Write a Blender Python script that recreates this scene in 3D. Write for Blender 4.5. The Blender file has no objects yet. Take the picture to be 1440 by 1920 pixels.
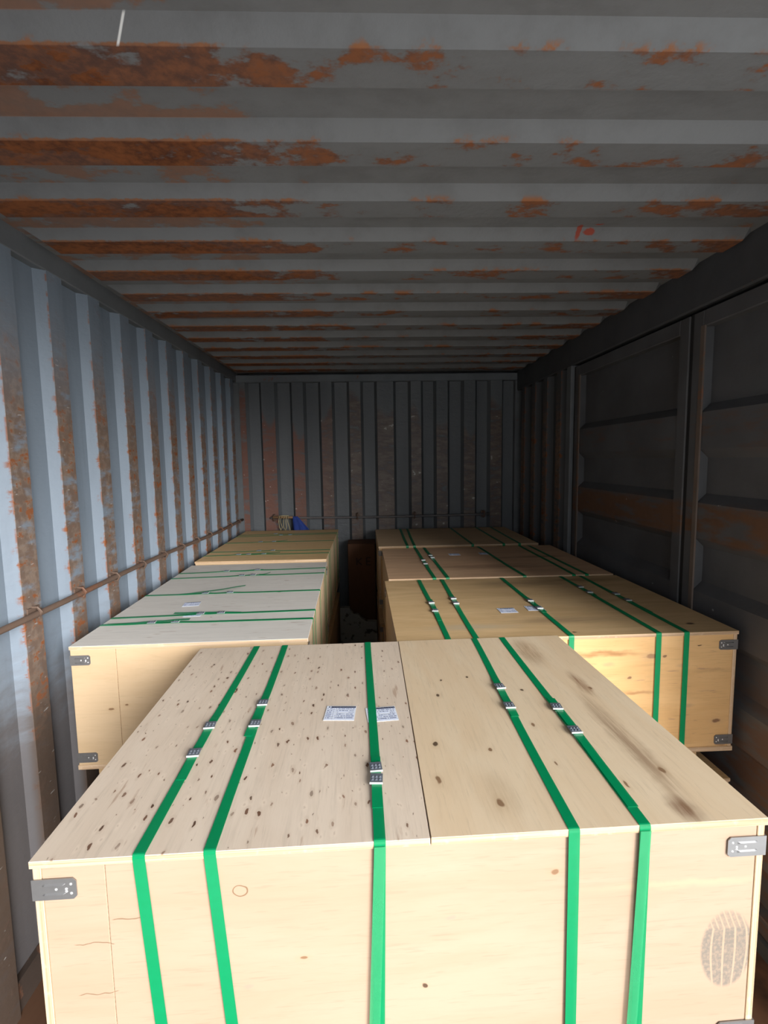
import bpy, bmesh, math, random
from mathutils import Vector, Matrix, noise as mnoise

S = bpy.context.scene
COL = S.collection
random.seed(7)

# ------------------------------------------------------------------ camera
cam_d = bpy.data.cameras.new('camera')
cam = bpy.data.objects.new('camera', cam_d)
COL.objects.link(cam)
YAW, PITCH, ROLL = 0.0316, 0.1043, 0.0151
CZ = 1.664
fwd = Vector((math.sin(YAW) * math.cos(PITCH), math.cos(YAW) * math.cos(PITCH), -math.sin(PITCH)))
r0 = Vector((math.cos(YAW), -math.sin(YAW), 0))
d0 = fwd.cross(r0)
rr = math.cos(ROLL) * r0 + math.sin(ROLL) * d0
dd = -math.sin(ROLL) * r0 + math.cos(ROLL) * d0
M = Matrix.Identity(4)
for i in range(3):
    M[i][0] = rr[i]; M[i][1] = -dd[i]; M[i][2] = -fwd[i]
M[0][3], M[1][3], M[2][3] = -0.0982, 0.0, CZ
cam.matrix_world = M
cam_d.sensor_fit = 'HORIZONTAL'
cam_d.sensor_width = 36.0
cam_d.lens = 36.0 * 950.48 / 1440.0
cam_d.clip_start = 0.02
S.camera = cam

# ------------------------------------------------------------------ light
world = bpy.data.worlds.new('overcast_sky')
S.world = world
world.use_nodes = True
bg = world.node_tree.nodes['Background']
bg.inputs[0].default_value = (0.90, 0.95, 1.0, 1)
bg.inputs[1].default_value = 2.5

sun_d = bpy.data.lights.new('hazy_sun', 'SUN')
sun_d.energy = 8.5
sun_d.angle = math.radians(32)
sun_d.color = (1.0, 0.985, 0.965)
sun = bpy.data.objects.new('hazy_sun', sun_d)
COL.objects.link(sun)
SUN_AZ, SUN_EL = math.radians(31), math.radians(15)     # from behind the camera, to its right
sdir = Vector((math.sin(SUN_AZ) * math.cos(SUN_EL), -math.cos(SUN_AZ) * math.cos(SUN_EL), math.sin(SUN_EL)))
sun.rotation_euler = sdir.to_track_quat('Z', 'Y').to_euler()
sun.location = (3, -8, 5)

por_d = bpy.data.lights.new('doorway_portal', 'AREA')   # guides sky sampling through the open end, adds no light
por_d.shape = 'RECTANGLE'
por_d.size, por_d.size_y = 2.34, 2.28
por_d.cycles.is_portal = True
por = bpy.data.objects.new('doorway_portal', por_d)
COL.objects.link(por)
por.location = (0.0, -0.34, 1.14)
por.rotation_euler = (math.radians(90), 0, 0)

por2 = bpy.data.objects.new('side_portal', por_d.copy())
por2.data.size, por2.data.size_y = 1.20, 2.18
COL.objects.link(por2)
por2.location = (1.30, 0.30, 1.10)
por2.rotation_euler = (math.radians(90), 0, math.radians(90))

vs = S.view_settings
vs.view_transform = 'Standard'
vs.look = 'None'
vs.gamma = 1.0
vs.use_curve_mapping = False
vs.exposure = -0.15


# ------------------------------------------------------------------ helpers
def link(o, parent=None):
    COL.objects.link(o)
    if parent:
        o.parent = parent
    return o


def tag(o, label=None, cat=None, group=None, kind=None):
    if label: o['label'] = label
    if cat: o['category'] = cat
    if group: o['group'] = group
    if kind: o['kind'] = kind
    return o


def empty(name, loc, rz=0.0):
    o = bpy.data.objects.new(name, None)
    o.empty_display_size = 0.1
    COL.objects.link(o)
    o.location = loc
    o.rotation_euler = (0, 0, rz)
    return o


class MB:
    """collects verts and faces, then becomes one mesh object"""
    def __init__(self):
        self.v, self.f, self.m = [], [], []

    def quad(self, a, b, c, d, mi=0):
        n = len(self.v)
        self.v += [a, b, c, d]
        self.f.append((n, n + 1, n + 2, n + 3)); self.m.append(mi)

    def hexa(self, p, mi=0, top_mi=None):
        """8 corners: bottom 4 (ccw) then top 4"""
        n = len(self.v)
        self.v += [tuple(q) for q in p]
        for k, q in enumerate(((3, 2, 1, 0), (4, 5, 6, 7), (0, 1, 5, 4), (1, 2, 6, 5), (2, 3, 7, 6), (3, 0, 4, 7))):
            self.f.append(tuple(n + i for i in q))
            self.m.append(top_mi if (top_mi is not None and k < 2) else mi)

    def box(self, x0, x1, y0, y1, z0, z1, mi=0, mis=None):
        """mis: material index for faces (-z,+z,-y,+x,+y,-x)"""
        n = len(self.v)
        self.v += [(x0, y0, z0), (x1, y0, z0), (x1, y1, z0), (x0, y1, z0), (x0, y0, z1), (x1, y0, z1), (x1, y1, z1), (x0, y1, z1)]
        for k, q in enumerate(((3, 2, 1, 0), (4, 5, 6, 7), (0, 1, 5, 4), (1, 2, 6, 5), (2, 3, 7, 6), (3, 0, 4, 7))):
            self.f.append(tuple(n + i for i in q))
            self.m.append(mis[k] if mis else mi)

    def tube(self, pts, r, seg=10, mi=0, cap=True):
        pts = [Vector(p) for p in pts]
        n0 = len(self.v)
        for i, p in enumerate(pts):
            t = (pts[min(i + 1, len(pts) - 1)] - pts[max(i - 1, 0)]).normalized()
            a = t.cross(Vector((0, 0, 1)))
            if a.length < 1e-3: a = t.cross(Vector((1, 0, 0)))
            a.normalize(); b = t.cross(a)
            rad = r[i] if isinstance(r, (list, tuple)) else r
            for k in range(seg):
                an = 2 * math.pi * k / seg
                self.v.append(tuple(p + a * math.cos(an) * rad + b * math.sin(an) * rad))
        for i in range(len(pts) - 1):
            for k in range(seg):
                a0 = n0 + i * seg + k; a1 = n0 + i * seg + (k + 1) % seg
                self.f.append((a0, a1, a1 + seg, a0 + seg)); self.m.append(mi)
        if cap:
            self.f.append(tuple(n0 + k for k in range(seg))[::-1]); self.m.append(mi)
            e = n0 + (len(pts) - 1) * seg
            self.f.append(tuple(e + k for k in range(seg))); self.m.append(mi)

    def mesh(self, name, mats, smooth=False, fix=True):
        me = bpy.data.meshes.new(name)
        me.from_pydata([tuple(q) for q in self.v], [], self.f)
        for m in (mats if isinstance(mats, (list, tuple)) else [mats]):
            me.materials.append(m)
        for p, mi in zip(me.polygons, self.m):
            p.material_index = mi
            p.use_smooth = smooth
        if fix:
            bm = bmesh.new(); bm.from_mesh(me)
            bmesh.ops.recalc_face_normals(bm, faces=bm.faces)
            bm.to_mesh(me); bm.free()
        me.update()
        return me

    def build(self, name, mats, parent=None, smooth=False, bevel=0.0, fix=True):
        me = self.mesh(name, mats, smooth, fix)
        if bevel:
            bm = bmesh.new(); bm.from_mesh(me)
            bmesh.ops.bevel(bm, geom=[e for e in bm.edges if e.calc_face_angle(0) > 0.6], offset=bevel, segments=1, affect='EDGES', profile=0.5)
            bm.to_mesh(me); bm.free()
        return link(bpy.data.objects.new(name, me), parent)


# ------------------------------------------------------------------ node helper
class NT:
    def __init__(self, name, rough=0.6, spec=0.3):
        self.mat = bpy.data.materials.new(name)
        self.mat.use_nodes = True
        self.t = self.mat.node_tree
        self.bsdf = self.t.nodes['Principled BSDF']
        self.bsdf.inputs['Roughness'].default_value = rough
        self.bsdf.inputs['Specular IOR Level'].default_value = spec

    def n(self, typ, **kw):
        nd = self.t.nodes.new(typ)
        for k, v in kw.items(): setattr(nd, k, v)
        return nd

    def put(self, sock, val):
        if isinstance(val, bpy.types.NodeSocket):
            self.t.links.new(val, sock)
        elif isinstance(val, (tuple, list)):
            if sock.type == 'RGBA' and len(val) == 3: val = tuple(val) + (1,)
            sock.default_value = val
        else:
            sock.default_value = val

    def coord(self, kind='Object'):
        return self.n('ShaderNodeTexCoord').outputs[kind]

    def math(self, op, a, b=0.0, c=None, clamp=False):
        nd = self.n('ShaderNodeMath', operation=op); nd.use_clamp = clamp
        self.put(nd.inputs[0], a); self.put(nd.inputs[1], b)
        if c is not None: self.put(nd.inputs[2], c)
        return nd.outputs[0]

    def vmath(self, op, a, b=(0, 0, 0), out=0):
        nd = self.n('ShaderNodeVectorMath', operation=op)
        self.put(nd.inputs[0], a); self.put(nd.inputs[1], b)
        return nd.outputs['Value'] if op in ('LENGTH', 'DOT_PRODUCT', 'DISTANCE') else nd.outputs[0]

    def sep(self, v):
        return self.n('ShaderNodeSeparateXYZ'), v

    def xyz(self, v):
        nd = self.n('ShaderNodeSeparateXYZ'); self.put(nd.inputs[0], v)
        return nd.outputs[0], nd.outputs[1], nd.outputs[2]

    def comb(self, x, y, z):
        nd = self.n('ShaderNodeCombineXYZ')
        for i, q in enumerate((x, y, z)): self.put(nd.inputs[i], q)
        return nd.outputs[0]

    def noise(self, vec, scale, detail=3.0, rough=0.55, dist=0.0, color=False):
        nd = self.n('ShaderNodeTexNoise')
        self.put(nd.inputs['Vector'], vec)
        nd.inputs['Scale'].default_value = scale
        nd.inputs['Detail'].default_value = detail
        nd.inputs['Roughness'].default_value = rough
        nd.inputs['Distortion'].default_value = dist
        return nd.outputs['Color' if color else 'Fac']

    def voro(self, vec, scale, rnd=1.0):
        nd = self.n('ShaderNodeTexVoronoi', voronoi_dimensions='2D')
        self.put(nd.inputs['Vector'], vec)
        nd.inputs['Scale'].default_value = scale
        nd.inputs['Randomness'].default_value = rnd
        return nd.outputs['Distance'], nd.outputs['Color']

    def step(self, v, a, b, lo=0.0, hi=1.0):
        nd = self.n('ShaderNodeMapRange', interpolation_type='SMOOTHSTEP')
        self.put(nd.inputs[0], v); self.put(nd.inputs[1], a); self.put(nd.inputs[2], b)
        nd.inputs[3].default_value = lo; nd.inputs[4].default_value = hi
        return nd.outputs[0]

    def mix(self, fac, a, b, mode='MIX'):
        nd = self.n('ShaderNodeMix', data_type='RGBA', blend_type=mode)
        self.put(nd.inputs[0], fac); self.put(nd.inputs[6], a); self.put(nd.inputs[7], b)
        return nd.outputs[2]

    def attr(self, name):
        return self.n('ShaderNodeAttribute', attribute_name=name).outputs['Fac']

    def rand(self):
        return self.n('ShaderNodeObjectInfo').outputs['Random']

    def blob(self, vec, c, r, soft=0.5):
        """mask of an ellipsoid at c with radii r (0 = ignore that axis)"""
        d = self.vmath('SUBTRACT', vec, c)
        d = self.vmath('MULTIPLY', d, tuple(0.0 if q == 0 else 1.0 / q for q in r))
        return self.step(self.vmath('LENGTH', d), 1.0, soft)

    def bump(self, h, strength=0.3, dist=0.002):
        nd = self.n('ShaderNodeBump')
        nd.inputs['Strength'].default_value = strength
        nd.inputs['Distance'].default_value = dist
        self.put(nd.inputs['Height'], h)
        self.t.links.new(nd.outputs[0], self.bsdf.inputs['Normal'])

    def out(self, color=None, rough=None, metal=None):
        if color is not None: self.put(self.bsdf.inputs['Base Color'], color)
        if rough is not None: self.put(self.bsdf.inputs['Roughness'], rough)
        if metal is not None: self.put(self.bsdf.inputs['Metallic'], metal)
        return self.mat


# ------------------------------------------------------------------ materials: steel shell
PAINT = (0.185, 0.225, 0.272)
PAINT_ROOF = (0.180, 0.184, 0.188)
RUST_A = (0.25, 0.085, 0.028)
RUST_B = (0.095, 0.033, 0.016)
SCUFF = (0.155, 0.098, 0.066)


def steel_left(name='corrugated_wall_paint', paint=None):
    PA = paint or PAINT
    k = NT(name, 0.55, 0.3)
    P = k.coord(); x, y, z = k.xyz(P); prox = k.attr('prox')
    streak = k.noise(k.vmath('MULTIPLY', P, (1, 2.2, 6.5)), 4.0, 6, 0.62)
    coarse = k.noise(P, 2.3, 4, 0.6)
    fine = k.noise(P, 38, 4, 0.6)
    vert = k.noise(k.vmath('MULTIPLY', P, (1, 9, 0.9)), 2.0, 4)
    col = k.mix(k.step(coarse, 0.35, 0.7, 0, 0.5), PA, tuple(q * 1.15 for q in PA))
    col = k.mix(k.step(vert, 0.5, 0.75, 0, 0.4), col, tuple(q * 0.72 for q in PA))
    hi = k.step(z, 2.25, 1.75)                                     # cargo rubs the lower wall only
    flat = k.step(prox, 0.93, 1.0)
    scuff = k.math('MULTIPLY', k.math('MULTIPLY', flat, hi), k.step(k.math('ADD', streak, k.math('MULTIPLY', coarse, 0.35)), 0.47, 0.68))
    sc_col = k.mix(k.step(fine, 0.4, 0.66), SCUFF, (0.23, 0.165, 0.12))
    col = k.mix(k.math('MULTIPLY', scuff, 0.92), col, sc_col)
    rmask = k.step(k.math('ADD', k.math('MULTIPLY', streak, 0.65), k.math('MULTIPLY', fine, 0.45)), 0.60, 0.67)
    near = k.step(prox, 0.45, 0.98)
    rust = k.math('MULTIPLY', k.math('MULTIPLY', rmask, near), k.step(z, 2.2, 1.6, 0.15, 1.0))
    edge = k.math('MULTIPLY', k.math('MULTIPLY', k.step(prox, 0.80, 0.97), k.step(prox, 1.0, 0.985)), k.step(streak, 0.44, 0.58))
    rust = k.math('MAXIMUM', rust, k.math('MULTIPLY', edge, 0.8))
    col = k.mix(rust, col, k.mix(fine, RUST_A, (0.22, 0.075, 0.028)))
    low = k.step(k.math('ADD', z, k.math('MULTIPLY', streak, 0.4)), 1.30, 0.95)  # brown staining, plus the front crate's shade put into the lower wall's colour
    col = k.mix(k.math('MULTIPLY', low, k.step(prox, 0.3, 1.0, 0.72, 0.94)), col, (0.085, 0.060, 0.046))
    scr = k.noise(k.vmath('MULTIPLY', P, (1, 14, 60)), 1.6, 2, 0.5)
    col = k.mix(k.math('MULTIPLY', k.step(scr, 0.70, 0.73), k.math('MULTIPLY', flat, 0.5)), col, (0.45, 0.45, 0.44))
    k.bump(k.math('ADD', fine, k.math('MULTIPLY', streak, 1.5)), 0.35, 0.003)
    return k.out(col, k.mix(rust, (0.5,) * 3, (0.85,) * 3))


def steel_roof():
    k = NT('corrugated_roof_paint', 0.6, 0.25)
    P = k.coord(); x, y, z = k.xyz(P); prox = k.attr('prox')
    big = k.noise(k.vmath('MULTIPLY', P, (1.0, 2.4, 0)), 1.35, 5, 0.62)
    mid = k.noise(k.vmath('MULTIPLY', P, (1.0, 1.5, 0)), 6.5, 5, 0.65)
    fine = k.noise(P, 42, 4, 0.65)
    col = k.mix(k.step(mid, 0.4, 0.7), PAINT_ROOF, (0.150, 0.152, 0.154))
    left = k.math('MULTIPLY', k.step(x, -0.10, -0.60), k.step(y, 2.6, 1.6, 0.9, 1.3))
    right = k.step(x, 0.62, 1.1)
    bias = k.math('ADD', k.math('MULTIPLY', left, 0.15), k.math('MULTIPLY', right, 0.10))
    v = k.math('ADD', k.math('ADD', k.math('MULTIPLY', big, 0.55), k.math('MULTIPLY', mid, 0.50)), bias)
    v = k.math('ADD', v, k.math('MULTIPLY', fine, 0.10))
    m = k.step(v, 0.715, 0.765)
    flat = k.step(prox, 0.95, 1.0)
    recess = k.math('MULTIPLY', k.step(prox, 0.05, 0.0), 0.55)
    face = k.math('MAXIMUM', flat, recess)
    rust = k.math('MULTIPLY', m, face)
    chips = k.math('MULTIPLY', k.step(k.math('ADD', mid, k.math('MULTIPLY', fine, 0.25)), 0.68, 0.76), k.step(prox, 0.55, 0.95))
    edge = k.math('MULTIPLY', k.step(k.math('ADD', mid, k.math('MULTIPLY', bias, 1.2)), 0.53, 0.62), k.step(k.math('ADD', prox, k.math('MULTIPLY', fine, 0.3)), 0.98, 1.08))
    rust = k.math('MAXIMUM', k.math('MAXIMUM', rust, k.math('MULTIPLY', chips, 0.9)), k.math('MULTIPLY', edge, 0.85))
    rcol = k.mix(k.step(k.math('ADD', k.math('MULTIPLY', mid, 0.6), k.math('MULTIPLY', fine, 0.5)), 0.42, 0.68), RUST_B, RUST_A)
    rcol = k.mix(k.math('MULTIPLY', k.math('SUBTRACT', 1.0, flat), 0.5), rcol, (0.34, 0.14, 0.05))
    col = k.mix(rust, col, rcol)
    # red paint strokes left by an inspector and one white scratch
    wv = k.vmath('ADD', P, k.vmath('MULTIPLY', k.noise(P, 60, 2, color=True), (0.012, 0.012, 0)))
    for c, r in (((0.600, 1.693, 0), (0.010, 0.028, 0)), ((0.634, 1.697, 0), (0.022, 0.010, 0)), ((0.655, 1.668, 0), (0.018, 0.006, 0))):
        col = k.mix(k.math('MULTIPLY', k.blob(wv, c, r, 0.6), 0.9), col, (0.30, 0.045, 0.02))
    cx = k.math('ADD', k.math('MULTIPLY', k.math('SUBTRACT', y, 0.922), -0.85), -0.487)
    line = k.math('MULTIPLY', k.step(k.math('ABSOLUTE', k.math('SUBTRACT', x, cx)), 0.0035, 0.001), k.step(k.math('ABSOLUTE', k.math('SUBTRACT', y, 0.926)), 0.018, 0.012))
    col = k.mix(line, col, (0.8, 0.8, 0.78))
    k.bump(k.math('ADD', k.math('MULTIPLY', mid, 2.0), fine), 0.35, 0.003)
    return k.out(col, k.mix(rust, (0.55,) * 3, (0.9,) * 3))


def steel_end():
    k = NT('end_wall_paint', 0.5, 0.4)
    P = k.coord(); x, y, z = k.xyz(P); prox = k.attr('prox')
    streak = k.noise(k.vmath('MULTIPLY', P, (2.4, 1, 7)), 3.2, 6, 0.65)
    column = k.noise(k.vmath('MULTIPLY', P, (4.1, 0, 0.25)), 1.0, 1)
    fine = k.noise(P, 30, 4, 0.6)
    col = k.mix(k.step(column, 0.35, 0.65), (0.135, 0.145, 0.155), (0.11, 0.12, 0.13))
    flat = k.step(prox, 0.93, 1.0)
    hi = k.step(k.math('ADD', z, k.math('MULTIPLY', k.math('SUBTRACT', column, 0.5), 0.9)), 2.12, 2.02)
    scuff = k.math('MULTIPLY', k.math('MULTIPLY', flat, hi), k.step(streak, 0.30, 0.5))
    sc = k.mix(k.step(streak, 0.38, 0.62), (0.085, 0.045, 0.032), (0.17, 0.125, 0.095))
    sc = k.mix(k.step(x, -0.2, -0.75), sc, (0.19, 0.085, 0.06))
    col = k.mix(k.math('MULTIPLY', scuff, 0.9), col, sc)
    chip = k.math('MULTIPLY', k.step(k.math('ADD', k.math('MULTIPLY', streak, 0.5), k.math('MULTIPLY', fine, 0.5)), 0.615, 0.65), k.step(prox, 0.5, 1.0))
    chip = k.math('MULTIPLY', chip, k.step(z, 2.2, 1.9))
    col = k.mix(k.math('MULTIPLY', chip, 0.75), col, (0.55, 0.53, 0.50))
    k.bump(k.math('ADD', streak, k.math('MULTIPLY', fine, 0.5)), 0.7, 0.006)
    return k.out(col, k.mix(scuff, (0.45,) * 3, (0.38,) * 3))


def steel_door():
    k = NT('side_door_paint', 0.6, 0.3)
    P = k.coord(); x, y, z = k.xyz(P)
    st = k.noise(k.vmath('MULTIPLY', P, (1, 1.6, 7)), 3.0, 6, 0.62)
    fine = k.noise(P, 30, 4)
    mid = k.noise(P, 3.0, 4)
    col = k.mix(k.step(mid, 0.35, 0.7), (0.095, 0.098, 0.105), (0.072, 0.072, 0.076))
    def band(zc, h):
        return k.step(k.math('ABSOLUTE', k.math('SUBTRACT', k.math('ADD', z, k.math('MULTIPLY', k.math('SUBTRACT', st, 0.5), 0.10)), zc)), h, h * 0.6)
    b2 = k.math('MULTIPLY', band(1.405, 0.085), k.step(st, 0.34, 0.55))
    b1 = k.math('MULTIPLY', band(1.755, 0.085), k.step(st, 0.46, 0.66, 0, 0.6))
    b3 = k.math('MULTIPLY', k.step(z, 1.15, 0.55), k.step(st, 0.40, 0.6))
    col = k.mix(k.math('MAXIMUM', b1, b2), col, k.mix(fine, (0.10, 0.055, 0.034), (0.15, 0.078, 0.046)))
    col = k.mix(k.math('MULTIPLY', b3, 0.8), col, (0.115, 0.06, 0.038))
    chip = k.step(k.math('ADD', k.math('MULTIPLY', fine, 0.5), k.math('MULTIPLY', st, 0.5)), 0.655, 0.68)
    col = k.mix(k.math('MULTIPLY', chip, 0.5), col, (0.42, 0.41, 0.40))
    k.bump(k.math('ADD', st, fine), 0.3, 0.003)
    return k.out(col)


def steel_plain(name, col, rust_amt=0.5, rough=0.6):
    k = NT(name, rough, 0.3)
    P = k.coord()
    a = k.noise(P, 5, 5, 0.6); b = k.noise(P, 34, 4, 0.6)
    m = k.step(k.math('ADD', k.math('MULTIPLY', a, 0.7), k.math('MULTIPLY', b, 0.4)), 0.72 - 0.2 * rust_amt, 0.80 - 0.2 * rust_amt)
    c = k.mix(k.step(a, 0.3, 0.7), col, tuple(q * 0.8 for q in col))
    c = k.mix(m, c, k.mix(b, (0.14, 0.065, 0.04), (0.21, 0.105, 0.065)))
    k.bump(b, 0.4, 0.002)
    return k.out(c)


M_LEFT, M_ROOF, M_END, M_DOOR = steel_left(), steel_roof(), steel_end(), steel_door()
M_RAIL = steel_plain('rail_paint', (0.15, 0.16, 0.17), 0.15)
M_RAILDARK = steel_plain('side_header_paint', (0.075, 0.078, 0.085), 0.05)
M_ROD = steel_plain('lashing_rod_steel', (0.15, 0.10, 0.075), 0.75)
M_SEAM = steel_plain('door_gasket', (0.02, 0.02, 0.022), 0.0)
M_JAMB = steel_plain('door_edge_rust', (0.15, 0.115, 0.095), 0.55)


# ------------------------------------------------------------------ setting: container shell
Y0, Y1 = -0.30, 4.345          # open end, inner face of the closed end
XL, XR = -1.175, 1.185
ZC = 2.39
struct = lambda o: tag(o, kind='structure')


def profiled(name, prof, rows, place, mat, parent=None):
    """prof: list of (s, depth, prox) along the profile; rows: values along the extrusion; place(s, depth, row)->xyz"""
    verts, faces, att = [], [], []
    for rv in rows:
        for s, dpt, px in prof:
            verts.append(place(s, dpt, rv)); att.append(px)
    n = len(prof)
    for i in range(len(rows) - 1):
        for j in range(n - 1):
            a = i * n + j
            faces.append((a, a + 1, a + 1 + n, a + n))
    me = bpy.data.meshes.new(name)
    me.from_pydata(verts, [], faces)
    at = me.attributes.new('prox', 'FLOAT', 'POINT')
    at.data.foreach_set('value', att)
    me.materials.append(mat)
    me.update()
    return link(bpy.data.objects.new(name, me), parent)


def corr(s0, s1, first, period, flat, slope_near, slope_far, depth):
    """trapezoid profile: recess = depth, proud = 0; 'first' = where a proud flat starts"""
    pts = [(s0, depth, 0.0)]
    k = math.floor((s0 - first) / period) - 1
    while True:
        a = first + k * period
        k += 1
        if a - slope_near < s0 + 0.005: continue
        if a + flat + slope_far > s1 - 0.005: break
        pts += [(a - slope_near, depth, 0.0), (a, 0.0, 1.0), (a + flat, 0.0, 1.0), (a + flat + slope_far, depth, 0.0)]
    pts.append((s1, depth, 0.0))
    return pts


# floor of plywood boards
def floor_mat():
    k = NT('worn_plywood_floor', 0.7, 0.25)
    P = k.coord()
    g = k.noise(k.vmath('MULTIPLY', P, (30, 2, 1)), 1.0, 4)
    st = k.noise(P, 3, 5, 0.6)
    c = k.mix(g, (0.16, 0.085, 0.05), (0.10, 0.05, 0.03))
    c = k.mix(k.step(st, 0.5, 0.7), c, (0.05, 0.03, 0.022))
    return k.out(c)


M_FLOOR = floor_mat()
fl = MB(); fl.box(-1.24, 1.26, Y0, Y1 + 0.06, -0.06, -0.004)
floor = struct(fl.build('floor', M_FLOOR))
n_board = 4
for i in range(n_board):
    for j in range(3):
        b = MB()
        xa = -1.22 + i * 0.61; ya = Y0 + j * 1.555
        b.box(xa + 0.002, xa + 0.608, ya + 0.002, ya + 1.553, -0.004, 0.0)
        b.build('floor_board', M_FLOOR, floor)

# left wall
prof = corr(Y0, Y1 + 0.05, 1.831, 0.257, 0.086, 0.028, 0.034, 0.030)
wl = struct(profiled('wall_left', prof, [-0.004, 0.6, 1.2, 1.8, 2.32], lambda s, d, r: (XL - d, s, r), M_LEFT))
proud_left = [p[0] for i, p in enumerate(prof) if p[2] == 1.0 and prof[i - 1][2] == 0.0]
b = MB(); b.box(XL - 0.062, XL + 0.002, Y0, Y1 + 0.05, 2.316, 2.40)
b.build('top_rail', M_RAIL, wl, bevel=0.004)
b = MB(); b.box(XL - 0.062, XL - 0.01, Y0, Y1 + 0.05, -0.004, 0.10)
b.build('bottom_rail', steel_plain('bottom_rail_brown', (0.075, 0.055, 0.045), 0.5), wl)  # plain dark brown rail colour
rp = []
for i in range(24):
    y = -0.2 + i * (4.30 + 0.2) / 23
    rp.append((XL + 0.016, y, 1.195 - 0.010 * max(0, y - 1.5) + 0.006 * math.sin(y * 3.1)))
b = MB(); b.tube(rp, 0.0105, 8)
b.build('lashing_rod', M_ROD, wl, smooth=True)
for y in proud_left:
    if y < 0.9: continue
    z = 1.195 - 0.010 * max(0, y + 0.04 - 1.5)
    b = MB()
    b.tube([(XL, y + 0.036, z + 0.017), (XL + 0.018, y + 0.038, z + 0.016), (XL + 0.0285, y + 0.040, z), (XL + 0.018, y + 0.042, z - 0.016), (XL, y + 0.044, z - 0.017)], 0.0045, 6)
    b.box(XL - 0.001, XL + 0.005, y + 0.012, y + 0.068, z - 0.017, z + 0.017)
    b.build('rod_clip', M_ROD, wl, smooth=False)

# roof
rprof = corr(Y0, Y1 + 0.05, 0.942, 0.257, 0.092, 0.032, 0.030, 0.0)
rprof = [(s, px, px) for s, d, px in rprof]     # depth carried as prox
xs = [XL - 0.05, -1.150, -1.105, -0.6, 0.0, 0.6, 1.150, 1.178, XR + 0.05]
damp = [0, 0, 1, 1, 1, 1, 1, 0, 0]
verts, faces, att = [], [], []
for x, dm in zip(xs, damp):
    for s, px, _ in rprof:
        verts.append((x, s, ZC - 0.030 * px * dm)); att.append(px * dm if dm else 0.0)
n = len(rprof)
for i in range(len(xs) - 1):
    for j in range(n - 1):
        a = i * n + j
        faces.append((a, a + 1, a + 1 + n, a + n))
me = bpy.data.meshes.new('ceiling')
me.from_pydata(verts, [], faces)
at = me.attributes.new('prox', 'FLOAT', 'POINT'); at.data.foreach_set('value', att)
me.materials.append(M_ROOF)
ceiling = struct(link(bpy.data.objects.new('ceiling', me)))

# far (closed) end wall
rec = [(-1.085, -.996), (-.843, -.741), (-.604, -.501), (-.364, -.261), (-.123, -.028), (.154, .258), (.388, .475), (.614, .71), (.85, .938), (1.078, 1.166)]
ep = [(XL - 0.04, 0.0, 1.0)]
for a, c in rec:
    ep += [(a - 0.022, 0.0, 1.0), (a, 0.042, 0.0), (c, 0.042, 0.0), (c + 0.022, 0.0, 1.0)]
ep[-1] = (1.186, 0.0, 1.0)
ep.append((XR + 0.05, 0.0, 1.0))
we = struct(profiled('wall_far', ep, [-0.004, 0.6, 1.2, 1.8, 2.33], lambda s, d, r: (s, Y1 + d, r), M_END))
b = MB(); b.box(XL - 0.05, XR + 0.05, Y1 - 0.012, Y1 + 0.08, 2.312, 2.372)
b.build('end_header', steel_plain('end_header_paint', (0.17, 0.185, 0.20), 0.15), we, bevel=0.004)
b = MB(); b.box(XL - 0.05, XL + 0.02, Y1 - 0.012, Y1 + 0.06, 0.0, 2.312)
b.build('corner_post', M_RAIL, we, bevel=0.006)
b = MB(); b.box(XR - 0.02, XR + 0.05, Y1 - 0.012, Y1 + 0.06, 0.0, 2.312)
b.build('corner_post', M_RAIL, we, bevel=0.006)
b = MB(); b.tube([(-0.93 + i * 0.094, Y1 - 0.022, 1.178 - 0.008 * math.sin(i / 20 * math.pi)) for i in range(21)], 0.009, 8)
b.build('lashing_rod', steel_plain('bare_rod_steel', (0.16, 0.15, 0.15), 0.25, 0.3), we, smooth=True)
for x in (-0.90, -0.19, 0.30, 0.90):
    b = MB()
    b.tube([(x, Y1, 1.205), (x, Y1 - 0.030, 1.20), (x, Y1 - 0.040, 1.176), (x, Y1 - 0.030, 1.155), (x, Y1, 1.15)], 0.006, 6)
    b.box(x - 0.018, x + 0.018, Y1 - 0.005, Y1 + 0.002, 1.15, 1.205)
    b.build('rod_clip', M_ROD, we)

# right side: short corrugated wall, header beam, jambs, doors
prof = corr(3.235, Y1 + 0.05, 3.36, 0.257, 0.080, 0.034, 0.034, 0.038)
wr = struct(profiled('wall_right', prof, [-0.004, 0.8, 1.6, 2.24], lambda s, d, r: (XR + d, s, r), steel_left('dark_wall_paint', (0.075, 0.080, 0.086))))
b = MB(); b.box(XR - 0.004, XR + 0.10, Y0, Y1 + 0.05, 2.222, 2.42)
struct(b.build('trim_1', M_RAILDARK, bevel=0.006))
b = MB()
b.box(XR - 0.012, XR + 0.09, 3.165, 3.238, 0.0, 2.222)
struct(b.build('trim_2', M_RAIL, bevel=0.005))
b = MB(); b.box(XR + 0.055, XR + 0.062, 0.90, 3.20, 0.0, 2.24)
struct(b.build('trim_3', M_SEAM))     # dark backing behind the door gaps
b = MB(); b.box(XR - 0.004, XR + 0.10, Y0, 3.20, -0.06, 0.05)
struct(b.build('trim_4', M_RAILDARK))


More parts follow.
